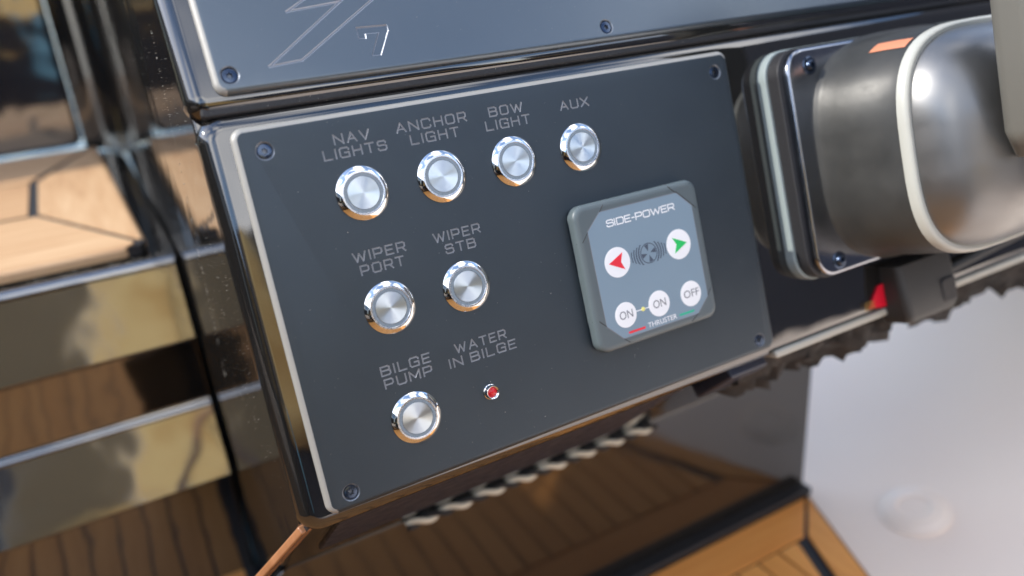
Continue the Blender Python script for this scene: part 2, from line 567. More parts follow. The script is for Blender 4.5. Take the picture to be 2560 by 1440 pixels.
# side wall at x=-60 (outer skin), thick
bm = bmesh.new()
prof = [(-26, -138), (27, 38), (98, 180), (120, 225), (790, 330), (790, -560), (320, -560), (114, -406), (114, -272), (98, -259)]
loft(bm, [[(-60, y, z) for y, z in prof], [(-52, y, z) for y, z in prof]])
bevel(bm, 1.5, 3)
wobj("side_wall", bm, GLOSS, con)
bm = bmesh.new()
bp = [(-17, -136), (33, 38), (103, 178), (112, 188), (290, 215), (290, -136)]
loft(bm, [[(x, y, z) for y, z in bp] for x in (-53, 905)])
bevel(bm, 2, 2)
wobj("console_body", bm, GLOSS, con)
# underside, sloping back to the knee line, and the upright face under it
bm = bmesh.new()
sec = [(-27, -139), (100, -262), (106, -258), (-18, -132)]
loft(bm, [[(x, y, z) for y, z in sec] for x in (-57, 560)])
wobj("underside", bm, GLOSS, con)
bm = bmesh.new()
pts = [(-56, -262.5), (424, -262.5), (426, -408), (-120, -408), (-120, -300)]
loft(bm, [[(x, 100, z) for x, z in pts], [(x, 112, z) for x, z in pts]])
bevel(bm, 1.2, 2)
wobj("lower_face", bm, GLOSSD, con)
# floor reflection on the left edge, built as brown strip with dark line
def flat_strip(bm, p0, p1, wdir, width, thick):
    p0, p1 = Vector(p0), Vector(p1)
    d = (p1 - p0).normalized()
    w_ = (Vector(wdir) - d * Vector(wdir).dot(d)).normalized()
    n_ = d.cross(w_)
    loft(bm, [[tuple(p + w_ * a_ * width / 2 + n_ * b_ * thick / 2) for a_, b_ in ((1, 1), (-1, 1), (-1, -1), (1, -1))] for p in (p0, p1)])
bm = bmesh.new()
flat_strip(bm, (-56.5, -26.5, -138.5), (-118, 95, -290), (1, 0.2, 0.2), 9.0, 4.0)
bevel(bm, 1.0, 3)
wobj("edge_reflection", bm, FLOOR_REFLECTION, con)
bm = bmesh.new()
flat_strip(bm, (-57.0, -29.3, -137.0), (-118.5, 92, -288.5), (1, 0.2, 0.2), 0.7, 2.4)
wobj("reflection_line", bm, RUBBER, con)
# navy strip under the fascia lip
bm = bmesh.new()
sec = [(-18, -149), (58, -223), (60, -221), (-16, -147)]
loft(bm, [[(x, y - 0.5, z - 0.5) for y, z in sec] for x in (-40, 172)])
bevel(bm, 0.6, 2)
wobj("navy_strip", bm, NAVY, con)
bm = bmesh.new()
sec = [(-20, -150), (10, -179), (16, -173), (-14, -144)]
loft(bm, [[(x, y - 3, z - 3) for y, z in sec] for x in (203, 234)])
bevel(bm, 2.0, 3)
wobj("end_bracket", bm, NAVY, con)
# base strip where the face meets the sole
bm = bmesh.new()
box(bm, -130, 424, 87, 101, -408, -400)
bevel(bm, 2, 3)
wobj("base_strip", bm, RUBBER, con)
# lit bottom edge of the fascia, its light painted as a cream rim
bm = bmesh.new()
slab(bm, 221.5, 900, -143.6, -139, -20, -2.2, 1.5, 1.4)
shift(bm, -OX, -OY, -OZ)
obj("lit_rim", bm, CREAM, con)

# ================================================================== SWITCH PLATE
sp = thing("switch_panel", "dark grey metal switch panel engraved with light, wiper and bilge labels", "switch panel", at(86, -136, 0))
bm = bmesh.new()
slab(bm, -48.8, 220.5, -135.2, 36.2, -3.0, 0, 5.5, 2.9, ns=8)
sunlit_edges(bm)
tri_ngons(bm)
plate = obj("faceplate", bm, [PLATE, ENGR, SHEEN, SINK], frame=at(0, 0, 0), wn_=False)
cb = bmesh.new()
for a in (('NAV', -6.9, 9.1, 22.7), ('LIGHTS', -12.9, 15.7, 16.7), ('ANCHOR', 22.0, 56.8, 22.9), ('LIGHT', 27.7, 51.6, 16.7),
          ('BOW', 69.2, 87.1, 22.8), ('LIGHT', 66.2, 90.0, 16.6), ('AUX', 108.4, 125.0, 19.8),
          ('WIPER', -10.9, 13.4, -29.0), ('PORT', -8.9, 11.4, -35.2), ('WIPER', 27.9, 51.5, -29.0), ('STB', 32.5, 47.7, -35.2),
          ('BILGE', -10.9, 12.9, -81.5), ('PUMP', -10.5, 12.4, -87.5), ('WATER', 26.1, 52.9, -81.6), ('IN BILGE', 21.8, 57.1, -87.7)):
    engrave(cb, *a)
for x, y in ((-36.6, 25.1), (209.9, 25.1), (208.9, -128.2), (-36.9, -127.4)):
    sink_cut(cb, x, y)
cut(plate, cb, [ENGR, ENGR, SINK])
plate.parent = sp
plate.matrix_parent_inverse = sp.matrix_world.inverted()
for i, (x, y) in enumerate(((-36.6, 25.1), (209.9, 25.1), (208.9, -128.2), (-36.9, -127.4))):
    screw(sp, x - 86, y + 136, -0.15, rz=0.3 + i * 0.7)

# ================================================================== UPPER PLATE
uframe = M @ Matrix.Translation((0, 0.0465, 0)) @ UPM
upl = thing("badge_panel", "upper metal panel with sky reflection painted into its colour, engraved with a slanting emblem and a 7", "panel", uframe @ Matrix.Translation((0.2, 0.003, 0)))
bm = bmesh.new()
slab(bm, -49.6, 880, 3.6, 150, -3.2, 0, 5.5, 2.9, ns=8)
sunlit_edges(bm)
tri_ngons(bm)
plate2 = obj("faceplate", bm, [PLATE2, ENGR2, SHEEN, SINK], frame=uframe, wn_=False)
cb = bmesh.new()
dy = 3.5
lines = [((-12.1, 32.0), (6, 41.5)), ((-12.1, 32.0), (11.6, 34.0)), ((12.6, 34.4), (-25.7, 9.3)), ((-25.7, 9.3), (-11.5, 10.2)),
         ((-11.5, 10.2), (44, 43.8)), ((12.6, 34.4), (20, 39.2)), ((-5.6, 34.2), (8.9, 35.4)), ((-5.6, 34.2), (6.5, 40.2))]
for a, b in lines[:6]:
    groove(cb, (a[0], a[1] + dy), (b[0], b[1] + dy), 1.15, 0.6)
cut(plate2, cb, [PLATE2, ENGR2, SINK])
cb = bmesh.new()
seven = [(16.2, 21.4), (29.9, 21.1), (30.0, 18.9), (23.5, 8.4), (20.1, 8.6), (26.0, 18.5), (19.1, 18.8), (18.8, 16.7), (16.1, 16.9)]
sv = [(x, y + dy) for x, y in seven]
prism(cb, sv, -0.6, 0.4, mi=1)
cb.normal_update()
for f in cb.faces:
    if abs(f.normal.z) > 0.9:
        f.material_index = 0
SCR2 = ((-45.8 + 3.4, 7.9 + dy), (146.0, 7.2 + dy), (330, 7.2 + dy))
for x, y in SCR2:
    sink_cut(cb, x, y)
cut(plate2, cb, [PLATE2, ENGR2, SINK])
cb = bmesh.new()
for i in range(len(sv)):
    groove(cb, sv[i], sv[(i + 1) % len(sv)], 1.05 + 0.004 * i, 0.75 + 0.004 * i)
cut(plate2, cb, [PLATE2, ENGR2, SINK])
plate2.parent = upl
plate2.matrix_parent_inverse = upl.matrix_world.inverted()
for i, (x, y) in enumerate(SCR2):
    screw(upl, x - 200, y - 3, -0.15, rz=0.5 + i)

# ================================================================== PUSH BUTTONS
def make_button(x, y):
    t = thing("push_button", "", "push button", at(x, y, 0), "round steel push buttons on the switch panel")
    bm = bmesh.new()
    lathe(bm, [(11.7, 0.02), (12.0, 0.25), (12.0, 0.55), (11.75, 0.8), (9.95, 2.15), (9.75, 2.22)], 96)
    obj("bezel", bm, STEEL, t, smooth=25, wn_=False)
    bm = bmesh.new()
    lathe(bm, [(9.75, 2.22), (9.0, 2.24), (8.85, 2.1), (8.85, 1.2)], 96)
    obj("collar", bm, SATIN, t, smooth=20, wn_=False)
    bm = bmesh.new()
    lathe(bm, [(8.85, 2.08), (7.42, 2.08), (7.38, 1.4)], 96)
    obj("light_ring", bm, LENS, t, smooth=20, wn_=False)
    bm = bmesh.new()
    n = 96
    lathe(bm, [(7.4, 1.2), (7.32, 2.02), (7.2, 2.16), (5.0, 2.14), (2.5, 2.13), (0.05, 2.12)], n, cap1=True)
    obj("cap", bm, SPUN, t, smooth=20, wn_=False)
    return t
def copy_tree(o, loc=None):
    c = o.copy()
    COL.objects.link(c)
    for ch in o.children:
        d = ch.copy()
        COL.objects.link(d)
        d.parent = c
    return c
b0 = make_button(0, 0)
DX, DY = 38.45, 52.29
spots = [(0, 0, "round steel push button below the engraved words NAV LIGHTS"),
         (1, 0, "round steel push button below the engraved words ANCHOR LIGHT"),
         (2, 0, "round steel push button below the engraved words BOW LIGHT"),
         (3, 0, "round steel push button below the engraved word AUX"),
         (0, 1, "round steel push button below the engraved words WIPER PORT"),
         (1, 1, "round steel push button below the engraved words WIPER STB"),
         (0, 2, "round steel push button below the engraved words BILGE PUMP")]
for k, (i, j, lab) in enumerate(spots):
    o = b0 if k == 0 else copy_tree(b0)
    m_ = at(i * DX, -j * DY, 0)
    o.matrix_world = m_ @ Matrix.Rotation((0, 0.9, 2.0, 2.7, 1.4, 0.5, 2.2)[k], 4, 'Z')
    o['label'] = lab

# ================================================================== WARNING LED
led = thing("warning_light", "small red warning lamp in a silver cup below the words WATER IN BILGE", "indicator lamp", at(38.6, -104.6, 0))
bm = bmesh.new()
lathe(bm, [(3.7, 0.02), (3.7, 0.6), (3.4, 0.75), (3.25, 1.0), (3.25, 3.3), (3.1, 3.5), (2.9, 3.45), (2.0, 1.8)], 48)
obj("bezel", bm, STEEL, led, smooth=50, wn_=False)
bm = bmesh.new()
lathe(bm, [(2.35, 1.6), (2.2, 2.3), (1.5, 2.9), (0.7, 3.15), (0.05, 3.2)], 32, cap1=True)
obj("lens", bm, REDL, led)

# ================================================================== THRUSTER KEYPAD
kp = thing("thruster_keypad", "square grey thruster keypad with red and green arrow buttons", "control panel", at(138, -66, 0))
bm = bmesh.new()
loops = []
hw = 39.2
for z, ins in ((0.0, 0.8), (0.6, 0.2), (3.0, 0.0), (5.0, 0.0), (5.9, 0.25), (6.6, 0.9), (7.0, 1.9), (7.1, 3.0), (7.1, 3.4)):
    loops.append([(x, y, z) for x, y in rrect(-hw + ins, hw - ins, -38 + ins, 38 - ins, 6.5 - min(ins, 5), 8)])
loft(bm, loops)
kh = obj("housing", bm, KEYB, kp)
lab = [(-23.7, 32.6), (25.0, 32.6), (33.8, 24.0), (33.8, -25.5), (25.4, -33.2), (-23.6, -33.2), (-32.4, -24.5), (-32.6, 24.3)]
bm = bmesh.new()
lo = [(x * 1.012, y * 1.012) for x, y in lab]
loft(bm, [[(x, y, 7.0) for x, y in lo], [(x, y, 7.13) for x, y in lo]])
obj("label_border", bm, GPRINT, kp)
bm = bmesh.new()
loft(bm, [[(x, y, 7.0) for x, y in lab], [(x, y, 7.2) for x, y in lab]])
foil = obj("label_foil", bm, KEYF, kp)
# seams of the corner mouldings
bm = bmesh.new()
for pts in ([(-32.7, 24.3), (-36.5, 20), (-39.28, 19.5)], [(-23.7, 32.6), (-21, 35.6), (-20.5, 38.05)],
            [(25, 32.6), (21.0, 36.6), (20.8, 38.05)], [(25, 33.6), (36.6, 22.4), (39.28, 21.5)],
            [(25.4, -33.4), (21, -36.3), (20.5, -38.05)], [(33.9, -25.5), (37, -22), (39.28, -21.5)],
            [(-23.6, -33.4), (-20.5, -36.0), (-20, -38.05)], [(-32.5, -24.5), (-36, -21), (-39.28, -20.5)]):
    zs = (7.05, 7.05, 5.0)
    bm = bmesh.new()
    tube(bm, [(x, y, z) for (x, y), z in zip(pts, zs)], 0.22, 6)
    obj("moulding_seam", bm, RUBBER, kp)
def disc(bm, cx, cy, r, z0, z1, n=48):
    lathe(bm, [(r, z0), (r, z1 - 0.04), (r - 0.1, z1), (0.05, z1)], n, cx, cy, cap1=True)
def arrow(tip, tw):
    return tip
keys = [(-18.9, 5.7, 7.75), (20.9, 5.9, 7.95), (-20.0, -21.7, 6.6), (1.6, -21.4, 6.8), (23.0, -21.6, 6.8)]
KEY = []
for i, (x, y, r) in enumerate(keys):
    bm = bmesh.new()
    disc(bm, 0, 0, r, 7.1, 7.32)
    o = obj("key", bm, WPRINT, kp)
    o.location = (x / 1000, y / 1000, 0)
    KEY.append(o)
KEY[0]['label'] = "white key with a red arrow pointing left"
KEY[1]['label'] = "white key with a green arrow pointing right"
KEY[2]['label'] = "left white key marked ON"
KEY[3]['label'] = "middle white key marked ON"
KEY[4]['label'] = "white key marked OFF"
bm = bmesh.new()
prism(bm, [(-5.3, 0.2), (3.9, 4.4), (2.1, -0.3), (3.9, -4.6)], 7.3, 7.38)
obj("arrow", bm, RPRINT, KEY[0])
bm = bmesh.new()
prism(bm, [(5.5, -0.1), (-3.4, -4.3), (-1.5, 0.2), (-3.6, 4.2)], 7.3, 7.38)
obj("arrow", bm, NPRINT, KEY[1])
def text(name, body, m, parent, cx, cy, width, height, z, rz=0.0, bold=0.0):
    cu = bpy.data.curves.new("t", 'FONT')
    cu.body = body
    cu.size = 1
    cu.extrude = 0.02
    cu.offset = bold
    cu.resolution_u = 4
    to = bpy.data.objects.new("t", cu)
    COL.objects.link(to)
    bpy.context.view_layer.update()
    dg = bpy.context.evaluated_depsgraph_get()
    me = bpy.data.meshes.new_from_object(to.evaluated_get(dg))
    bpy.data.objects.remove(to)
    xs = [q.co.x for q in me.vertices]
    ys = [q.co.y for q in me.vertices]
    mx, my = (min(xs) + max(xs)) / 2, (min(ys) + max(ys)) / 2
    sx, sy = width / (max(xs) - min(xs)), height / (max(ys) - min(ys))
    cr, sr = math.cos(rz), math.sin(rz)
    for q in me.vertices:
        x, y = (q.co.x - mx) * sx, (q.co.y - my) * sy
        q.co = Vector((cx + x * cr - y * sr, cy + x * sr + y * cr, z + (0.03 if q.co.z > 0 else -0.03))) * 0.001
    me.name = name
    me.materials.clear()
    me.materials.append(m)
    o = bpy.data.objects.new(name, me)
    COL.objects.link(o)
    o.parent = parent
    return o
text("lettering", "ON", GPRINT, KEY[2], 0.2, 0.1, 8.2, 4.3, 7.36)
text("lettering", "ON", GPRINT, KEY[3], 0.2, 0.1, 8.2, 4.3, 7.36)
text("lettering", "OFF", GPRINT, KEY[4], 0.3, 0.2, 10.2, 4.1, 7.36)
G['D'] = (0.95, [[(0, 0), (0, 1), (0.78, 1), (0.95, 0.85), (0.95, 0.15), (0.78, 0), (0, 0)]])
G['-'] = (0.35, [[(0, 0.45), (0.35, 0.45)]])
def flat_text(body, m, parent, x0, x1, yb, h, w, z):
    bm = bmesh.new()
    x = 0
    adv = []
    for ch in body:
        adv.append((ch, x))
        x += G[ch][0] * 1.35 + 0.30 + (0.1 if ch == 'I' else 0)
    sx = (x1 - x0) / (x - 0.30)
    q = 0
    for ch, px in adv:
        for st in G[ch][1]:
            for p, r in zip(st, st[1:]):
                a = Vector((x0 + (px + p[0] * 1.35) * sx, yb + p[1] * h, 0))
                b = Vector((x0 + (px + r[0] * 1.35) * sx, yb + r[1] * h, 0))
                t = (b - a).normalized()
                n_ = Vector((-t.y, t.x, 0)) * w / 2
                zz = z + 0.004 * (q % 12)
                q += 1
                a, b = a - t * w * 0.4, b + t * w * 0.4
                bm.faces.new([bm.verts.new((v_.x, v_.y, zz)) for v_ in (a + n_, a - n_, b - n_, b + n_)])
    o = obj("lettering", bm, m, parent, smooth=0)
    return o
flat_text("SIDE-POWER", WPRINT, kp, -20.8, 22.3, 24.4, 3.2, 0.62, 7.23)
text("lettering", "THRUSTER", WPRINT, kp, 1.8, -30.8, 19.0, 2.7, 7.24)
bm = bmesh.new(); box(bm, -20.2, -9.6, -31.8, -30.6, 7.2, 7.25); obj("colour_bar", bm, RPRINT, kp)
bm = bmesh.new(); box(bm, 13.2, 23.2, -31.6, -30.4, 7.2, 7.25); obj("colour_bar", bm, TPRINT, kp)
bm = bmesh.new(); box(bm, -13.6, -5.0, -21.85, -21.35, 7.2, 7.24); obj("link_line", bm, WPRINT, kp)
bm = bmesh.new(); disc(bm, -8.9, -21.6, 1.15, 7.2, 7.34, 20); obj("status_lamp", bm, YPRINT, kp)
# propeller emblem
bm = bmesh.new()
EC = (1.1, 5.8)
for k in range(4):
    a0 = R(90 * k + 8)
    pts = [(EC[0] + 1.0 * math.cos(a0 + R(4)), EC[1] + 1.0 * math.sin(a0 + R(4)))]
    pts += [(EC[0] + 4.7 * math.cos(a0 + R(-14 + 5.6 * q)), EC[1] + 4.7 * math.sin(a0 + R(-14 + 5.6 * q))) for q in range(7)]
    prism(bm, pts, 7.19, 7.25)
n = 40
for r0, r1 in ((4.9, 5.4),):
    for i in range(n):
        a, b = 2 * math.pi * i / n, 2 * math.pi * (i + 1) / n
        pts = [(EC[0] + r0 * math.cos(a), EC[1] + r0 * math.sin(a)), (EC[0] + r1 * math.cos(a), EC[1] + r1 * math.sin(a)),
               (EC[0] + r1 * math.cos(b), EC[1] + r1 * math.sin(b)), (EC[0] + r0 * math.cos(b), EC[1] + r0 * math.sin(b))]
        vs = [bm.verts.new((x, y, 7.25)) for x, y in pts]
        bm.faces.new(vs)
for sgn in (-1, 1):
    for k in range(4):
        off = 6.0 + 1.55 * k
        hh = 5.3 - 0.85 * k
        wdt = 0.85 - 0.1 * k
        for q in range(8):
            y0, y1 = -hh + 2 * hh * q / 8, -hh + 2 * hh * (q + 1) / 8
            f = lambda y: off - 0.07 * y * y * (1 - 0.12 * k)
            pts = [(EC[0] + sgn * f(y0), EC[1] + y0), (EC[0] + sgn * (f(y0) + wdt), EC[1] + y0), (EC[0] + sgn * (f(y1) + wdt), EC[1] + y1), (EC[0] + sgn * f(y1), EC[1] + y1)]
            vs = [bm.verts.new((x, y, 7.25)) for x, y in pts]
            bm.faces.new(vs)
obj("propeller_emblem", bm, DPRINT, kp, smooth=0)

# ================================================================== THROTTLE
TX, TY = 345.0, -37.0
th = thing("throttle_control", "dark metal drum shaped engine throttle with white ring and domed grey cap", "throttle", at(TX, TY, -3))
def sq(a, b, n_, z, cx=0, cy=0, k=64):
    o = []
    for i in range(k):
        t = 2 * math.pi * i / k
        ct, st = math.cos(t), math.sin(t)
        o.append((cx + a * math.copysign(abs(ct) ** (2 / n_), ct), cy + b * math.copysign(abs(st) ** (2 / n_), st), z))
    return o
bm = bmesh.new()
slab(bm, -103, 103, -67, 67.5, 0, 6.2, 16, 1.0, ns=3)
obj("gasket", bm, GASK, th)
bm = bmesh.new()
slab(bm, -101, 101, -66, 66.5, 6.2, 14, 15, 0.8, ns=3)
obj("spacer", bm, RUBBER, th)
bm = bmesh.new()
slab(bm, -98, 98, -65, 65.5, 14, 18.5, 14, 2.0, ns=5)
obj("flange", bm, CHROME, th)
bm = bmesh.new()
loops = []
for z, a, b in ((17, 86, 67.5), (20, 84.5, 66.5), (22, 83, 65.5), (30, 81.5, 65), (40, 79, 64.5), (50, 75.5, 64.2), (57, 72, 63.8), (60, 70, 63.4)):
    loops.append(sq(a, b, 3.2, z, cy=-2 * (z - 17) / 40))
loft(bm, loops)
obj("drum", bm, GUN, th, smooth=40)
bm = bmesh.new()
loops = [sq(a, b, 3.2, z, cy=-2.2) for a, b, z in ((69.8, 63.4, 59.8), (70.6, 64.2, 60.4), (70.3, 64.0, 63), (69.8, 63.6, 64.6), (68.9, 62.8, 65.6), (67.6, 61.8, 66.0), (66.4, 60.6, 65.6))]
loft(bm, loops, True, True)
obj("ring", bm, RIM, th, smooth=60)
bm = bmesh.new()
loops = [sq(a, b, n_, z, cy=-2.2) for a, b, n_, z in ((66, 60.3, 3.2, 65.2), (65.2, 59.5, 3.2, 69.5), (62, 57, 3.1, 77), (56, 52, 3, 85), (45, 42.5, 2.8, 91.5), (35, 33.5, 2.6, 96), (24, 23, 2.3, 98.6), (12, 12, 2, 99.8))]
loft(bm, loops)
obj("cap", bm, CAPM, th, smooth=60)
bm = bmesh.new()
lathe(bm, [(25, 96), (24, 103), (21, 108), (10, 110)], 40, 0, 12, True, True)
obj("hub", bm, CAPM, th)
bm = bmesh.new()
path = [(-20, -14, 105), (-23, 0, 108), (-25, 40, 111), (-29, 90, 115), (-33, 150, 119)]
loops = []
for (x, y, z), w, h_ in zip(path, (18, 24, 25, 25, 24), (8, 10, 11, 12, 13)):
    loops.append([(x + a, y, z + c) for a, c in rrect(-w, w, -h_, h_, 7, 4)])
loft(bm, loops)
lv = obj("lever", bm, LEVER, th, smooth=60)
for x, y in ((-80.6, 55.3), (-80.7, -57.1), (80.6, 55.3), (80.6, -57.1)):
    bm = bmesh.new()
    lathe(bm, [(5.2, 18.3), (5.2, 18.8), (4.6, 19.2), (3.4, 19.2), (3.2, 18.7)], 32, x, y)
    lathe(bm, [(3.2, 18.7), (3.0, 20.0), (2.2, 20.9), (1.4, 21.0), (1.2, 19.6)], 32, x, y, cap1=True)
    obj("screw", bm, [SCREW], th)
bm = bmesh.new()
loops = []
for z, a, b in ((40, 79.3, 64.7), (50, 75.8, 64.4), (58, 71.8, 63.9)):
    s_ = sq(a, b, 3.2, z, cy=-2 * (z - 17) / 40, k=256)
    i0 = [(x, y + 0, zz) for x, y, zz in s_[84:92]]
    loops.append(i0)
rings = loft(bm, loops, False, False, closed=False)
bmesh.ops.solidify(bm, geom=bm.faces[:], thickness=-0.4)
obj("orange_reflection", bm, ORANGE, th)  # orange reflection on the drum, painted as a thin strip

# grey connector block and red tag below the throttle
gb = thing("connector_block", "dark grey plastic block hanging below the throttle", "plastic block", at(344, -132, 2))
bm = bmesh.new()
loops = []
for y, w, h_ in ((20, 26, 9), (4, 26, 11), (-12, 25, 12), (-17, 23, 10)):
    loops.append([(x, y, z) for x, z in rrect(-w, w, -h_, h_, 5, 4)])
loft(bm, loops)
obj("body", bm, GREYP, gb)
bm = bmesh.new()
slab(bm, 8, 22, -12, 4, 10.5, 12.4, 3, 1.2, ns=3)
obj("window", bm, RUBBER, gb)
rt_ = thing("safety_tag", "small red triangular tag beside the grey block under the throttle", "tag", at(312, -127, -2))
bm = bmesh.new()
prism(bm, [(-9, -8.4), (9, -11.0), (9, 5), (1.5, 4)], -1, 0.6)
bevel(bm, 0.4, 2)
obj("tag_body", bm, REDP, rt_)
bm = bmesh.new()
for k in range(4):
    tube(bm, [(-13 + 2.2 * k, -7.8, 0.7), (-12 + 2.2 * k, -4.4, 0.7), (-11 + 2.2 * k, -7.6, 0.7)], 0.25, 6)
tube(bm, [(-14, -8.0, 0.7), (-10, -8.6, 0.7), (-4, -8.4, 0.7)], 0.25, 6)
tube(bm, [(-13, -4.2, 0.7), (-9, -3.6, 0.7), (-4, -4.6, 0.7)], 0.25, 6)
obj("crest", bm, GOLDP, rt_)

# pipe behind, right of the block
pp = tag(obj("metal_tube", bmesh.new(), GREYP), "thin grey tube running right behind the grey block", "tube")
bm = bmesh.new()
tube(bm, [(0, 0, 0), (80, 6, 0), (170, 12, 0), (300, 18, 0)], 3.0, 12)
bmesh.ops.scale(bm, vec=(0.001,) * 3, verts=bm.verts)
bm.to_mesh(pp.data)
bm.free()
pp.matrix_world = at(362, -129, 2)

# ================================================================== REFLECTION
bm = bmesh.new()  # reflection below the panel edge, modelled as two twisted strands
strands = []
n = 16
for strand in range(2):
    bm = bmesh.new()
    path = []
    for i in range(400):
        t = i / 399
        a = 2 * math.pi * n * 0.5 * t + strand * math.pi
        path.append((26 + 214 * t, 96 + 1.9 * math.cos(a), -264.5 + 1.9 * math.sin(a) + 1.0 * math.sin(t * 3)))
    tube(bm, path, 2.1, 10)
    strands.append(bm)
reflection = thing("twisted_reflection", "cream and black reflection built as twisted solid strands along the edge under the switch panel", "reflection", wat(134, 95, -266))
wobj("strand", strands[0], REFLECTION, reflection, smooth=60, wn_=False)
wobj("strand", strands[1], RUBBER, reflection, smooth=60, wn_=False)

# ================================================================== RAGGED FRINGE under the fascia, right
bm = bmesh.new()
random.seed(11)
rows, colsn = 9, 60
grid = []
for j in range(rows):
    row = []
    for i in range(colsn):
        x = 224 + i * 6.5
        drop = 24 + 5 * math.sin(i * 0.42) + 3 * math.sin(i * 1.1 + 1) + random.uniform(-1.5, 1.5)
        if i < 12:
            drop *= 0.75 + 0.25 * i / 12
        z = -143 - (drop + 24) * j / (rows - 1)
        y = -18 + 22 * j / (rows - 1) + random.uniform(-4, 4) + 4 * math.sin(i * 1.7 + j)
        row.append(bm.verts.new((x + random.uniform(-2, 2), y, z + random.uniform(-1.5, 1.5))))
    grid.append(row)
for j in range(rows - 1):
    for i in range(colsn - 1):
        bm.faces.new((grid[j][i], grid[j][i + 1], grid[j + 1][i + 1], grid[j + 1][i]))
bmesh.ops.solidify(bm, geom=bm.faces[:], thickness=3)
for k in range(0):
    x = random.uniform(240, 330)
    y, z = random.uniform(-6, 6), random.uniform(-192, -178)
    tube(bm, [(x, y, z), (x + random.uniform(-6, 6), y, z - random.uniform(3, 8)), (x + random.uniform(-12, 12), y + random.uniform(-4, 4), z - random.uniform(6, 14))], 2.2, 6)
fr = thing("foam_fringe", "ragged dark foam hanging below the console edge at the right", "foam", wat(300, 20, -146))
wobj("foam_sheet", bm, FOAM, fr, smooth=60, wn_=False)

# ================================================================== STEP with teak pad (left)
st = thing("boarding_step", "glossy black moulded step left of the console with stepped front", "step", wat(-330, 290, -100))
bm = bmesh.new()
def arc(cy, cz, r, a0, a1, n=6):
    return [(cy + r * math.cos(R(a0 + (a1 - a0) * i / n)), cz + r * math.sin(R(a0 + (a1 - a0) * i / n))) for i in range(n + 1)]
prof = [(770, -560), (770, -102)] + arc(297, -108, 6, 90, 195) + arc(280, -163, 5, 190, 290) + [(290, -172), (294, -224)]
prof += arc(293, -232, 4, 100, 190) + arc(272, -286, 5, 190, 290) + [(288, -296), (296, -420), (298, -560)]
def ring_at(x, inset):
    return [(x, y + inset, z) for y, z in prof]
loops = [[(-900, y, z) for y, z in prof]]
for i in range(5):
    a = R(90 * i / 4)
    loops.append([(-64 + 2.2 * math.sin(a), (y + 2.2 * (1 - math.cos(a)) if y < 400 else y), z) for y, z in prof])
loft(bm, loops)
wobj("moulding", bm, GLOSSW, st, smooth=50)
pad = thing("teak_step_pad", "pale teak step pad with black caulk seams on the black step", "teak pad", wat(-330, 530, -101))
def plank(name, pts, m, round_edges=(), z0=-100, z1=-91.5, rr=6, parent=pad, b=0.7):
    bm = bmesh.new()
    prism(bm, pts, z0, z1)
    bm.edges.ensure_lookup_table()
    top = [e for e in bm.edges if all(abs(vv.co.z - z1) < 1e-4 for vv in e.verts)]
    big = []
    for i in round_edges:
        a, c = Vector((*pts[i], z1)), Vector((*pts[(i + 1) % len(pts)], z1))
        for e in top:
            s_ = {tuple(round(q, 3) for q in vv.co) for vv in e.verts}
            if s_ == {tuple(round(q, 3) for q in a), tuple(round(q, 3) for q in c)}:
                big.append(e)
    if big:
        bevel(bm, rr, 5, big)
    else:
        bevel(bm, b, 2, top)
    return wobj(name, bm, m, parent, smooth=40)
# caulk bed under the planks
bm = bmesh.new()
prism(bm, [(-880, 312), (-84, 308), (-79, 316), (-90, 752), (-880, 757)], -100.5, -93.0)
wobj("caulk_bed", bm, CAULK, pad)
g = 2.4
plank("teak_plank", [(-880, 309), (-96, 306), (-88, 311), (-87, 317), (-153, 452), (-880, 470)], TEAK, (0,), rr=7)
plank("teak_plank", [(-82.5, 322), (-78, 322), (-88, 748), (-94, 745), (-151.5, 597), (-151.5, 464)], TEAKY, (1,), rr=6)
plank("teak_plank", [(-880, 606), (-160, 603), (-98, 750), (-880, 756)], TEAK)
xs = [-880, -640, -400, -161]
plank("teak_plank", [(-880, 479), (-159.5, 461), (-159.5, 597), (-880, 600)], TEAK)

# back wall behind the step
bw = thing("cabin_door", "glossy black door standing behind the teak step", "door", wat(-330, 772, -95))
bm = bmesh.new()
loops = []
for y, ins in ((800, 0), (776, 0), (771, 2), (768, 6)):
    loops.append([(x, y, z) for x, z in rrect(-900 + ins, -101 - ins, -92 + ins, 420 - ins, 12, 6)])
loft(bm, loops)
wobj("door_leaf", bm, GLOSSW, bw)
bm = bmesh.new()
prof = [(-100, 786), (-99, 772)] + [(-61 - 34 * math.cos(R(a)) * 1.0, 772 - 34 * math.sin(R(a)) * 0 - 34 * (1 - math.cos(R(a))) * 0 - a * 0.3) for a in ()]
prof = [(-100, 792), (-100, 772), (-92, 770), (-80, 764), (-70, 752), (-64, 738), (-61, 722), (-58, 722), (-58, 792)]
loft(bm, [[(x, y, z) for x, y in prof] for z in (-99, 420)])
wobj("door_post", bm, GLOSS, bw, smooth=50)

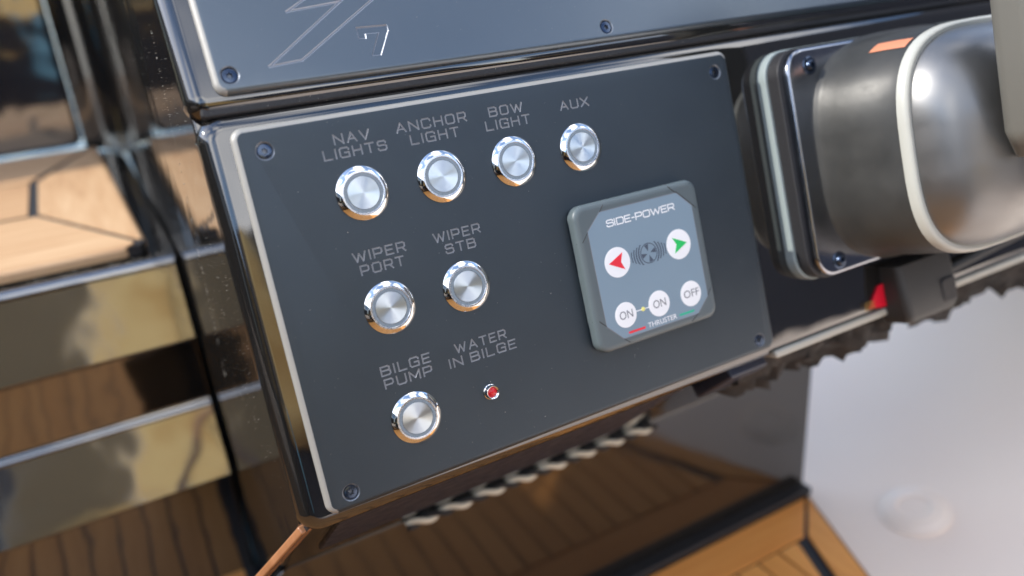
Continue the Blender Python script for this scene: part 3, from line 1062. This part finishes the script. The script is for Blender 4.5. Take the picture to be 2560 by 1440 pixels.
# ================================================================== SOLE and white liner
sole = tag(obj("teak_sole", bmesh.new(), CAULK), "", "")
del sole['label'], sole['category']
bpy.data.objects.remove(sole)
so = bpy.data.objects.new("floor", None)
COL.objects.link(so)
so.matrix_world = wat(100, -300, -412)
so['kind'] = 'structure'
bm = bmesh.new()
prism(bm, [(-1500, -1500), (-330, -1500), (384 - 700 * 0.0 - 650, -1500), (384, -4), (424, 89.5), (-1500, 89.5)], -413, -409)
box(bm, -1500, -124, 89.5, 297, -413, -409.2)
box(bm, -123.9, -50, 113, 297, -413, -409.2)
wobj("caulk_bed", bm, CAULK, so)
Z0, Z1 = -411, -406.5
def fl(pts, m, ax=None):
    plank("teak_plank", pts, m, (), Z0, Z1, parent=so, b=0.6)
E0, E1 = Vector((424.3, 97)), Vector((383.8, -4.2))
de = (E1 - E0).normalized()
def edge(t, off):      # along the right edge, 'off' mm to the left of it
    nrm = Vector((-abs(de.y), de.x * -1)) if False else Vector((de.y, -de.x))
    p = E0 + de * t + nrm * off
    return (p.x, p.y)
# border board along the console, mitred at the corner
fl([(-1500, 88), (-1500, 51.5), (372, 50), (413.5, 86)], TEAKF)
# border board along the right edge
fl([(416.5, 85), (375.5, 48), edge(1500, 38), edge(1500, 3)], TEAKFY)
# inner boards running fore and aft beside the border
x = 362
wd = 24
while x > -1400:
    x0, x1 = x - wd, x
    # clip right end against the slanting border
    def ylim(xx):
        p = Vector(edge(0, 41)); q = Vector(edge(1500, 41))
        t = (xx - q.x) / (p.x - q.x)
        return q.y + t * (p.y - q.y)
    if ylim(x1) > 47:
        pass
    ylo0, ylo1 = max(-1400, ylim(x0) if ylim(x0) > -1400 else -1400), ylim(x1)
    pts = [(x0 + 1.2, 47.5), (x1 - 1.2, 47.5), (x1 - 1.2, min(46, max(-1400, ylo1))), (x0 + 1.2, min(46, ylo0))]
    fl(pts, TEAKFY)
    if x < -62:
        yb = 91.5 if x < -125 else 114
        fl([(x0 + 1.2, yb), (x1 - 1.2, yb), (x1 - 1.2, 296), (x0 + 1.2, 296)], TEAKFY)
    x -= wd
# white moulded liner
ln = thing("hull_liner", "smooth white moulded liner beside the teak floor", "liner", wat(600, 60, -410))
bm = bmesh.new()
nrm = Vector((-de.y, de.x))
if nrm.x < 0:
    nrm = -nrm
RV = 350.0
sec_o, sec_i = [], []
for k in range(33):
    a_ = R(75) * k / 32
    sec_o.append((RV * math.sin(a_) - 0.5, -407.5 + RV - RV * math.cos(a_)))
    sec_i.append(((RV + 7) * math.sin(a_) - 0.5, -407.5 + RV - (RV + 7) * math.cos(a_)))
sec = sec_o + sec_i[::-1]
loft(bm, [[(E0.x + de.x * q + nrm.x * d, E0.y + de.y * q + nrm.y * d, z) for d, z in sec] for q in (-500, -250, -5, 150, 400, 1500)])
wobj("moulded_panel", bm, WHITE, ln, smooth=40, wn_=False)
dk = thing("drain_cap", "round cream cap set in the white liner", "cap", wat(470, 12, -400) @ Matrix.Rotation(R(12), 4, Vector((de.x, de.y, 0))))
bm = bmesh.new()
lathe(bm, [(27, 0), (27, 4), (24, 6.5), (15, 7.5), (13, 6), (0.1, 6)], 40, cap0=True, cap1=True)
obj("cap_body", bm, WHITE, dk)
bm = bmesh.new()
lathe(bm, [(31, 0), (31, 3), (27.2, 4)], 40)
obj("flange", bm, WHITE, dk)

# ================================================================== surroundings that the gloss mirrors
wt = bpy.data.objects.new("water", bpy.data.meshes.new("water"))
bm = bmesh.new()
vs = [bm.verts.new((1500 * math.cos(2 * math.pi * i / 64), 1500 * math.sin(2 * math.pi * i / 64), -1.6)) for i in range(64)]
bm.faces.new(vs)
bm.to_mesh(wt.data)
bm.free()
wt.data.materials.append(WATER)
COL.objects.link(wt)
wt['kind'] = 'structure'
sb = thing("reflection_bench", "unseen bench added for reflections, with navy, olive and tan back cushions", "bench", wat(200, -1500, -409))
for nm, (x0, x1, y0, y1, z0, z1), r_, m_ in (("unseen_seat_base", (-900, 1100, -1900, -1380, -409, -60), 30, NAVYC), ("unseen_seat_cushion", (-900, 1100, -1840, -1350, -58, 10), 30, UPH)):
    bm = bmesh.new()
    box(bm, x0, x1, y0, y1, z0, z1)
    bevel(bm, r_, 4)
    wobj(nm, bm, m_, sb)
for x0, x1, m_ in ((-1100, -640, NAVYC), (-634, -226, OLIVE), (-220, 300, UPH), (306, 1100, NAVYC)):  # cushion colours set out to give gold and dark patches in the reflections
    bm = bmesh.new()
    loft(bm, [[(x, y, z) for y, z in ((-1840, 0), (-1900, -20), (-2290, 680), (-2210, 715))] for x in (x0, x1)])
    bevel(bm, 35, 4)
    wobj("unseen_back_cushion", bm, m_, sb)

SKYBLUE = mat("pale_blue_reflector", (0.22, 0.50, 0.64), 0.9)
v = coords(SKYBLUE)
bump(SKYBLUE, noise(SKYBLUE, v, 300, 4), 0.5, 0.003)
tw = thing("reflector", "pale blue towel added unseen to put a sky patch in the door", "reflector", wat(-84, -1345, 12))
bm = bmesh.new()  # unseen sheet added so the door mirrors a sky blue patch
front, back = [], []
for j in range(13):
    t = j / 12
    w0, w1 = -168 + 50 * t ** 1.6, 2 - 18 * t
    if j < 3:
        y, z = -1450 + 48 * j, 14
    else:
        y, z = -1343 + 6 * math.sin(j), 8 - (j - 3) * 23
    row = []
    for i in range(15):
        u = i / 14
        row.append((w0 + (w1 - w0) * u, y + 7 * math.sin(u * 11 + j * 0.3), z + (10 * math.sin(u * 7) if j == 12 else 0)))
    front.append(row)
for a, b in zip(front, front[1:]):
    for i in range(14):
        bm.faces.new([bm.verts.new(p) for p in (a[i], a[i + 1], b[i + 1], b[i])])
bmesh.ops.remove_doubles(bm, verts=bm.verts, dist=1e-3)
bmesh.ops.solidify(bm, geom=bm.faces[:], thickness=4)
wobj("sheet", bm, SKYBLUE, tw, smooth=60, wn_=False)

cm = thing("shade_blocker", "black cockpit side coaming added unseen to shade the teak floor", "blocker", wat(-740, -700, -409))
bm = bmesh.new()
box(bm, -790, -700, -1700, 640, -409, 300)  # unseen block added to keep sun off the sole
bevel(bm, 25, 4)
wobj("blocker_body", bm, GLOSS, cm)

cs = thing("reflection_blocker", "navy padded cockpit coaming added unseen to darken the fascia reflections", "blocker", wat(1110, -700, -409))
bm = bmesh.new()
box(bm, 1060, 1160, -1700, 60, -409, 520)  # unseen block added to hide the bright horizon from the fascia
bevel(bm, 30, 4)
wobj("pad", bm, NAVYC, cs)

# ================================================================== dust
random.seed(5)
def grain(bm, p, s):
    p = Vector(p)
    q = [p + Vector((random.uniform(-1, 1), random.uniform(-1, 1), random.uniform(-1, 1))).normalized() * s for _ in range(4)]
    vv = [bm.verts.new(a) for a in q]
    for f in ((0, 1, 2), (0, 2, 3), (0, 3, 1), (1, 3, 2)):
        bm.faces.new([vv[i] for i in f])
bm = bmesh.new()
def pw(x, y, z):
    return tuple(PW(x, y, z) * 1000)
for k in range(420):
    x, y = random.uniform(-45, 215), random.uniform(-130, 33)
    s = random.choice((0.1, 0.12, 0.14, 0.18)) * random.uniform(0.6, 1.2)
    grain(bm, pw(x, y, s * 0.4), s)
for k in range(45):
    x, y = random.uniform(-45, 160), random.choice((random.uniform(-76, -38), random.uniform(-130, -92), random.uniform(-22, 12)))
    s = random.uniform(0.16, 0.34)
    grain(bm, pw(x, y, s * 0.3), s)
for k in range(220):
    x, y = random.uniform(-45, 380), random.uniform(6, 60)
    s = random.uniform(0.07, 0.17)
    grain(bm, tuple((uframe @ Vector((x, y, s * 0.4)) * 0.001) * 1000) if False else tuple((uframe @ (Vector((x, y, s * 0.4)) * 0.001)) * 1000), s)
for k in range(400):
    x = random.uniform(-55, 220)
    grain(bm, pw(x, random.uniform(42, 46), random.uniform(-9, -4)), random.uniform(0.1, 0.22))
for k in range(520):
    y = 5 + abs(random.gauss(0, 1)) * 130
    z = random.uniform(-140, 60) if random.random() < 0.7 else random.gauss(0, 40)
    if z < -140 + (-1.2) * (y - 0) * 0.0 - 1.0 * max(0, y - 5):
        continue
    grain(bm, (-60.3, y, z), random.uniform(0.08, 0.2))
for k in range(150):
    z = random.uniform(-150, 70)
    y = 120 + (z + 10) * -0.25 + random.gauss(0, 1.0)
    grain(bm, (-60.2, y, z), random.uniform(0.1, 0.28))
for k in range(300):
    y = random.uniform(297, 306)
    grain(bm, (random.uniform(-260, -70), y, -101.7), random.uniform(0.2, 0.6))
du = bpy.data.objects.new("dust", bpy.data.meshes.new("dust"))
bmesh.ops.scale(bm, vec=(0.001,) * 3, verts=bm.verts)
bm.to_mesh(du.data)
bm.free()
du.data.materials.append(DUST)
COL.objects.link(du)
du['kind'] = 'stuff'
